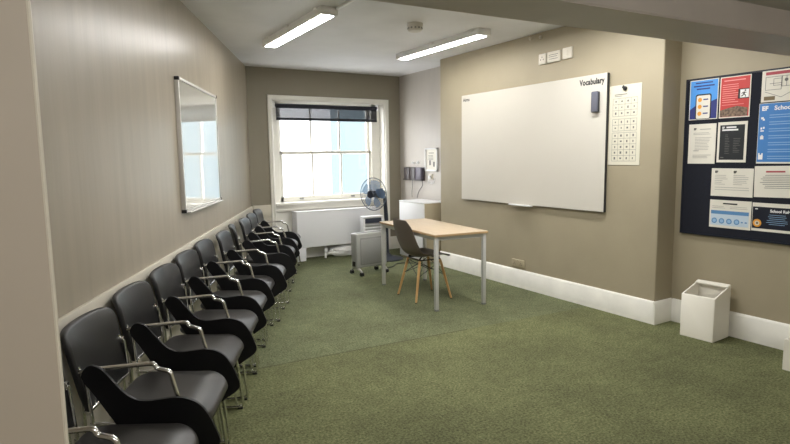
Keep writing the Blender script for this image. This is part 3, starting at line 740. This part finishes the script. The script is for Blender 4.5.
ht = thing('oil_heater', 'silver grey portable heater on castors beside the table leg', 'heater', (3.25, 6.18, 0), R(6))
bm = bmesh.new(); rbox(bm, (0, 0, .31), (.46, .135, .43), .02, 3); body = obj('body', bm, M['silver'], ht)
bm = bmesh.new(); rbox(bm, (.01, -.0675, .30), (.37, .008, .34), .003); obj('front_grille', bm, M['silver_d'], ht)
bm = bmesh.new()
for k in range(24): rbox(bm, (-.16+k*.0148, -.073, .295), (.007, .006, .31), .002, 1)
obj('rib', bm, M['silver'], ht)
bm = bmesh.new(); rbox(bm, (-.232, -.005, .145), (.012, .06, .06), .004); obj('thermostat_knob', bm, M['rubber'], ht)
bm = bmesh.new()
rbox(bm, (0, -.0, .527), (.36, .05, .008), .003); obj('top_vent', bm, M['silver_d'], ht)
for sx in (-.19, .185):
    bm = bmesh.new(); tube(bm, [(sx, .12, .045), (sx, .08, .075), (sx, 0, .085), (sx, -.08, .075), (sx, -.12, .045)], .012, 10, fil=.03); span(bm, (sx-.02, -.05, .075), (sx+.02, .05, .1), .004); ft = obj('foot_bar', bm, M['leg_grey'], ht)
    for sy in (-.115, .115):
        bm = bmesh.new()
        for dx in (-.012, .012): lathe(bm, [(0, -.008), (.022, -.008), (.024, 0), (.022, .008), (0, .008)], 16, Matrix.Translation((sx+dx, sy, .024)) @ Matrix.Rotation(R(90), 4, 'Y'))
        obj('castor', bm, M['rubber'], ft)
bm = bmesh.new(); tube(bm, catmull([(3.53, 6.24, .010), (3.6, 6.3, .010), (3.7, 6.35, .008), (3.85, 6.5, .008), (4.0, 6.42, .008), (4.13, 6.3, .008)], 8), .005, 8)
o = obj('power_cable', bm, M['rubber']); tag(o, 'black power cable on the carpet between the heater and the cabinet', 'cable')

# ------------------------------------------------------------------ table
TA = R(-5.52); u = Vector((math.cos(TA), math.sin(TA))); v_ = Vector((-u.y, u.x)); TW, TD, TH = .592, 1.293, .735
tc = Vector((2.925, 4.245))+u*TW/2+v_*TD/2
tb = thing('table', 'light oak topped rectangular table on slim grey legs', 'table', (tc.x, tc.y, 0), TA)
bm = bmesh.new(); span(bm, (-TW/2, -TD/2, TH-.025), (TW/2, TD/2, TH), .004); obj('tabletop', bm, M['wood_top'], tb)
bm = bmesh.new(); a, b = TW/2+.0008, TD/2+.0008
for s in (-1, 1): span(bm, (s*a-.001, -b, TH-.0215), (s*a+.001, b, TH-.0035)); span(bm, (-a, s*b-.001, TH-.0215), (a, s*b+.001, TH-.0035))
obj('edge_band', bm, M['wood_edge'], tb, False)
bm = bmesh.new(); e = .03
for s in (-1, 1):
    span(bm, (s*(TW/2-e)-.01, -TD/2+e, TH-.06), (s*(TW/2-e)+.01, TD/2-e, TH-.025), .002); span(bm, (-TW/2+e, s*(TD/2-e)-.01, TH-.06), (TW/2-e, s*(TD/2-e)+.01, TH-.025), .002)
obj('frame_rail', bm, M['leg_grey'], tb)
for sx in (-1, 1):
    for sy in (-1, 1):
        lx_, ly_ = sx*(TW/2-e), sy*(TD/2-e)
        bm = bmesh.new(); rbox(bm, (lx_, ly_, (TH-.025)/2+.006), (.036, .036, TH-.037), .004); lg = obj('leg', bm, M['leg_grey'], tb)
        bm = bmesh.new(); rbox(bm, (lx_, ly_, .008), (.039, .039, .016), .003); obj('foot_cap', bm, M['silver_d'], lg)

# ------------------------------------------------------------------ moulded chair at the table (local +Y = forward)
dc = thing('shell_chair', 'grey moulded plastic chair with wooden dowel legs tucked under the table', 'chair', (3.168, 4.80, 0), R(-5-90))
prof = catmull([(.0, .232, .432), (.0, .205, .452), (0, .12, .458), (0, .0, .446), (0, -.11, .446), (0, -.18, .478), (0, -.22, .56), (0, -.243, .66), (0, -.265, .76), (0, -.278, .835)], 5)
hwk = [.12, .19, .222, .23, .232, .234, .232, .224, .208, .14]
crk = [.0, .005, .02, .035, .05, .055, .045, .03, .018, .0]
def samp(k, t):
    x = t*(len(k)-1); i = min(int(x), len(k)-2); f = x-i; return k[i]*(1-f)+k[i+1]*f
bm = bmesh.new(); NT = 17; rows = []
for i, p in enumerate(prof):
    t = i/(len(prof)-1); hw, cr = samp(hwk, t), samp(crk, t)
    tg = (prof[min(i+1, len(prof)-1)]-prof[max(i-1, 0)]).normalized(); nrm = Vector((0, tg.z, -tg.y))
    if nrm.z < 0 and t < .4: nrm = -nrm
    if nrm.y < 0 and t >= .4: nrm = -nrm
    rows.append([bm.verts.new(p+Vector((1, 0, 0))*hw*s+nrm*cr*abs(s)**2.4) for s in [(j/(NT-1)-.5)*2 for j in range(NT)]])
for a, b in zip(rows, rows[1:]):
    for j in range(NT-1): bm.faces.new((a[j], a[j+1], b[j+1], b[j]))
sh = obj('seat_shell', bm, M['shell'], dc, angle=80)
md = sh.modifiers.new('thick', 'SOLIDIFY'); md.thickness = .007; md.offset = -1
md = sh.modifiers.new('sub', 'SUBSURF'); md.levels = md.render_levels = 1
ends = {}
for sx in (-1, 1):
    for sy in (-1, 1):
        top, bot = Vector((sx*.125, sy*.115+.0, .425)), Vector((sx*.205, sy*.205, 0))
        bm = bmesh.new(); tube(bm, [top.lerp(bot, .04), top.lerp(bot, .35), bot+Vector((0, 0, .004))], [.0125, .0145, .0105], 14); lg = obj('leg', bm, M['beech'], dc)
        bm = bmesh.new(); tube(bm, [bot+Vector((0, 0, .0)), bot+Vector((0, 0, .006))], .0115, 12); obj('foot_glide', bm, M['rubber'], lg)
        ends[sx, sy] = (top, bot)
bm = bmesh.new()
P_ = lambda k, f: ends[k][0].lerp(ends[k][1], f)
ring = [(-1, -1), (1, -1), (1, 1), (-1, 1)]
for i in range(4):
    a, b = ring[i], ring[(i+1) % 4]
    tube(bm, [P_(a, .08), P_(b, .42)], .0036, 8); tube(bm, [P_(b, .08), P_(a, .42)], .0036, 8)
    tube(bm, [P_(a, .03), P_(b, .03)], .006, 8)
for k in ring: tube(bm, [P_(k, .42), (0, 0, .34)], .0032, 8); tube(bm, [P_(k, 0), Vector((k[0]*.08, k[1]*.07, .44))], .008, 8)
obj('wire_brace', bm, M['black_wire'], dc)

# ------------------------------------------------------------------ row of tablet-arm chairs (local +Y = forward, +X = sitter's right)
def make_chair():
    t = thing('tablet_chair', '', 'chair')
    # seat: waterfall front
    bm = bmesh.new(); ol = rrect(.45, .425, .09, 7)
    def f(u_, w_, h_):
        y = w_-.01; z = .415+h_
        k = max(0, y-.085)/.13; z -= .045*k*k
        z -= .012*(1-min(1, abs(u_)/.2)**2) if h_ > .02 else 0
        z += .012*max(0, -y)/.22
        return Vector((u_, y, z))
    pad(bm, ol, .042, .02, f); obj('seat', bm, M['leather'], t, angle=70)
    # backrest: wider at the top, curved round the sitter
    bm = bmesh.new()
    raw = [(-.165, 0), (.165, 0), (.205, .02), (.221, .09), (.232, .24), (.230, .315), (.205, .345), (.12, .357), (-.12, .357), (-.205, .345), (-.230, .315), (-.232, .24), (-.221, .09), (-.205, .02)]
    ol = [(p.x, p.y) for p in catmull([(a, b, 0) for a, b in raw], 4, True)]
    def f2(u_, w_, h_):
        s = w_/.355; y = -.285-.065*s-.03*(1-(u_/.23)**2)+h_*.95
        if s > .85: y -= .012*(s-.85)/.15
        return Vector((u_, y, .462+w_*.945))
    pad(bm, ol, .032, .014, f2); obj('backrest', bm, M['back_vinyl'], t, angle=70)
    r = .0085
    for s in (-1, 1):
        x = s*.205
        bm = bmesh.new()
        tube(bm, [(x*.93, .04, .412), (x, .135, .405), (x, .175, .012), (x, -.315, .012), (x, -.292, .40), (x, -.30, .655)], r, 10, fil=.035)
        sf = obj('side_frame', bm, M['chrome'], t)
        bm = bmesh.new(); tube(bm, [(x*.93, .0, .408), (x, .100, .40), (x, .135, .022)], r*.85, 10, fil=.03); tube(bm, [(x, -.278, .03), (x, -.258, .40), (x, -.278, .63)], r*.85, 10, fil=.03); tube(bm, [(x, .13, .405), (x, -.27, .412)], r, 10); obj('second_rod', bm, M['chrome'], sf)
        bm = bmesh.new(); rbox(bm, (x, -.288, .63), (.022, .024, .03), .005); obj('bracket', bm, M['chrome'], sf)
        for y in (.155, -.29):
            bm = bmesh.new(); rbox(bm, (x, y, .006), (.019, .03, .012), .004); obj('foot_glide', bm, M['rubber'], sf)
    bm = bmesh.new(); tube(bm, [(-.205, .04, .404), (.205, .04, .404)], .009, 10); tube(bm, [(-.205, -.15, .404), (.205, -.15, .404)], .009, 10)
    tube(bm, [(-.212, -.275, .462), (.212, -.275, .462)], .008, 10); obj('cross_bar', bm, M['chrome'], t)
    # chrome arm with its kink
    bm = bmesh.new(); x = .236
    tube(bm, [(.215, -.295, .635), (x, -.255, .652), (x, -.015, .666), (x, .004, .664), (x, .012, .644), (x, .03, .640), (x, .062, .630), (x, .085, .53), (x-.012, .10, .43), (x-.03, .10, .408)], .0092, 10, fil=.014)
    obj('armrest', bm, M['chrome'], t)
    # writing tablet folded down at the sitter's right
    out = [(-.262, .625), (-.258, .655), (-.238, .676), (-.212, .676), (-.185, .66), (-.15, .615), (-.105, .56), (-.068, .534), (-.025, .525), (.03, .529), (.085, .533), (.135, .524), (.178, .497), (.212, .446), (.236, .385), (.248, .345), (.238, .316), (.205, .29), (.12, .235), (.07, .215), (.02, .222), (-.03, .262), (-.09, .345), (-.16, .46), (-.22, .56)]
    P2 = [(p.x, p.y) for p in catmull([(a, b, 0) for a, b in out], 4, True)]
    bm = bmesh.new(); prism(bm, P2, .252, .266, 'x')
    es = [e for e in bm.edges if abs(e.verts[0].co.x-e.verts[1].co.x) < 1e-5]
    bmesh.ops.bevel(bm, geom=es, offset=.003, segments=2, affect='EDGES'); tbo = obj('writing_tablet', bm, M['tablet'], t, angle=50)
    bm = bmesh.new(); rbox(bm, (.246, .06, .47), (.014, .05, .03), .004); obj('hinge', bm, M['rubber'], tbo)
    return t
def copy_tree(o, parent=None):
    c = o.copy(); COL.objects.link(c); c.parent = parent
    for k in list(o.children): copy_tree(k, c)
    return c
ORD = ['nearest', 'second', 'third', 'fourth', 'fifth', 'sixth', 'seventh', 'eighth', 'ninth', 'tenth', 'farthest']
spots = [(.02, 1.845, -25), (.25, 2.33, -25), (.47, 2.85, -25), (.70, 3.33, -25), (.92, 3.83, -25), (1.15, 4.34, -25), (1.42, 4.81, -25), (1.70, 5.34, -14), (1.90, 5.84, -25), (2.12, 6.33, -25), (2.35, 6.85, -26)]
CH_LABEL = [
 'black chair with a chrome arm cut off by the partition, nearest of the row',
 'black tablet-arm chair, second along the left wall, nearest one seen whole',
] + ['black tablet-arm chair with chrome frame, %s from the near end of the row' % ORD[i] for i in range(2, 10)] + ['black tablet-arm chair at the far end of the row beside the window']
proto = make_chair()
for i, (kx, ky, ang) in enumerate(spots):
    o = proto if i == 0 else copy_tree(proto)
    a = R(ang-90); off = Vector((.236, 0)); 
    o.location = (kx-(math.cos(a)*off.x-math.sin(a)*off.y), ky-(math.sin(a)*off.x+math.cos(a)*off.y), 0)
    o.rotation_euler = (0, 0, a)
    tag(o, CH_LABEL[i], 'chair', 'row of black tablet-arm chairs along the left wall')

# ------------------------------------------------------------------ bins by the right wall
def make_bin(name, label, hf, hb, wx=.245, wy=.24, t=.012):
    r = thing(name, label, 'bin', group='white bins along the right wall')
    a, b = wx/2, wy/2
    def zt(x): return hf+(hb-hf)*(x+a)/(2*a)
    bm = bmesh.new(); span(bm, (-a+t, -b+t, 0), (a-t, b-t, .012)); obj('bottom', bm, M['bin'], r)
    for x0, x1, y0, y1, n in ((-a, -a+t, -b, b, 'front_panel'), (a-t, a, -b, b, 'back_panel'), (-a+t, a-t, -b, -b+t, 'side_panel'), (-a+t, a-t, b-t, b, 'side_panel')):
        bm = bmesh.new(); vs = {}
        for i, x in enumerate((x0, x1)):
            for j, y in enumerate((y0, y1)):
                vs[i, j, 0] = bm.verts.new((x, y, 0)); vs[i, j, 1] = bm.verts.new((x, y, zt(x)))
        for f in (((0,0,0),(0,1,0),(1,1,0),(1,0,0)), ((0,0,1),(1,0,1),(1,1,1),(0,1,1)), ((0,0,0),(1,0,0),(1,0,1),(0,0,1)), ((0,1,0),(0,1,1),(1,1,1),(1,1,0)), ((0,0,0),(0,0,1),(0,1,1),(0,1,0)), ((1,0,0),(1,1,0),(1,1,1),(1,0,1))):
            bm.faces.new([vs[k] for k in f])
        bmesh.ops.recalc_face_normals(bm, faces=bm.faces); bmesh.ops.bevel(bm, geom=list(bm.edges), offset=.002, segments=1, affect='EDGES'); obj(n, bm, M['bin'], r)
    return r
b1 = make_bin('waste_bin', 'open white slant-topped bin standing below the notice board', .343, .42, .25, .258)
bm = bmesh.new(); rbox(bm, (.098, 0, .411), (.05, .256, .018), .005, rot=Matrix.Rotation(-math.atan(.077/.25), 4, 'Y')); obj('rim', bm, M['bin'], b1)
b1.location = (4.335, 2.497, 0); b1.rotation_euler = (0, 0, R(4))
b2 = make_bin('waste_bin', 'low white open box on the carpet, cut off by the right edge', .212, .212, .26, .30)
b2.location = (4.215, 1.66, 0)

# ------------------------------------------------------------------ light
w = bpy.data.worlds.new('sky'); SC.world = w; w.use_nodes = True
bg = w.node_tree.nodes['Background']; bg.inputs['Color'].default_value = (.97, .985, 1, 1); bg.inputs['Strength'].default_value = 9.0
def area(name, loc, sx, sy, power, col, rot=(0, 0, 0), portal=False):
    l = bpy.data.lights.new(name, 'AREA'); l.shape = 'RECTANGLE'; l.size = sx; l.size_y = sy; l.energy = power; l.color = col
    o = bpy.data.objects.new(name, l); COL.objects.link(o); o.location = loc; o.rotation_euler = rot
    if portal: l.cycles.is_portal = True
    return o
area('window_portal', (3.42, 7.93, 1.53), 1.6, 1.5, 1, (1, 1, 1), (R(-90), 0, 0), True)
pl = bpy.data.lights.new('unseen_near_light', 'POINT'); pl.energy = 50; pl.shadow_soft_size = .18; pl.color = (1, .985, .965)
po = bpy.data.objects.new('unseen_near_light', pl); COL.objects.link(po); po.location = (.2, -.8, 1.95)
beam_fill = bpy.data.lights.new('unseen_near_light', 'POINT'); beam_fill.energy = 24; beam_fill.shadow_soft_size = .2; beam_fill.color = (1, .985, .965)  # added unseen fill, lightens the beam's near face and the notice wall
beam_fill_ob = bpy.data.objects.new('unseen_near_light', beam_fill); COL.objects.link(beam_fill_ob); beam_fill_ob.location = (2.5, -.5, 1.85)
area('hidden_ceiling_fill', (2.0, 3.15, H-.06), .12, 1.4, 34, (1, .99, .97)); area('hidden_ceiling_fill', (3.6, 3.15, H-.06), .12, 1.4, 26, (1, .99, .97))  # added fill pair hidden behind the beam, brightens the notice board wall

# ------------------------------------------------------------------ camera
cam = bpy.data.cameras.new('camera'); co = bpy.data.objects.new('camera', cam); COL.objects.link(co)
X_, U_, F_ = Vector((0.86101, -0.5084, -0.01417)), Vector((0.07159, 0.09357, 0.99303)), Vector((0.50353, 0.85602, -0.11697))
mt = Matrix((X_, U_, -F_)).transposed().to_4x4(); mt.translation = (0, 0, CAMH)
co.matrix_world = mt
cam.sensor_fit = 'HORIZONTAL'; cam.sensor_width = 36; cam.lens = 558.482/790*36; cam.clip_start = .02
SC.camera = co
SC.view_settings.view_transform = 'Standard'; SC.view_settings.look = 'None'; SC.view_settings.exposure = .26; SC.view_settings.gamma = 1
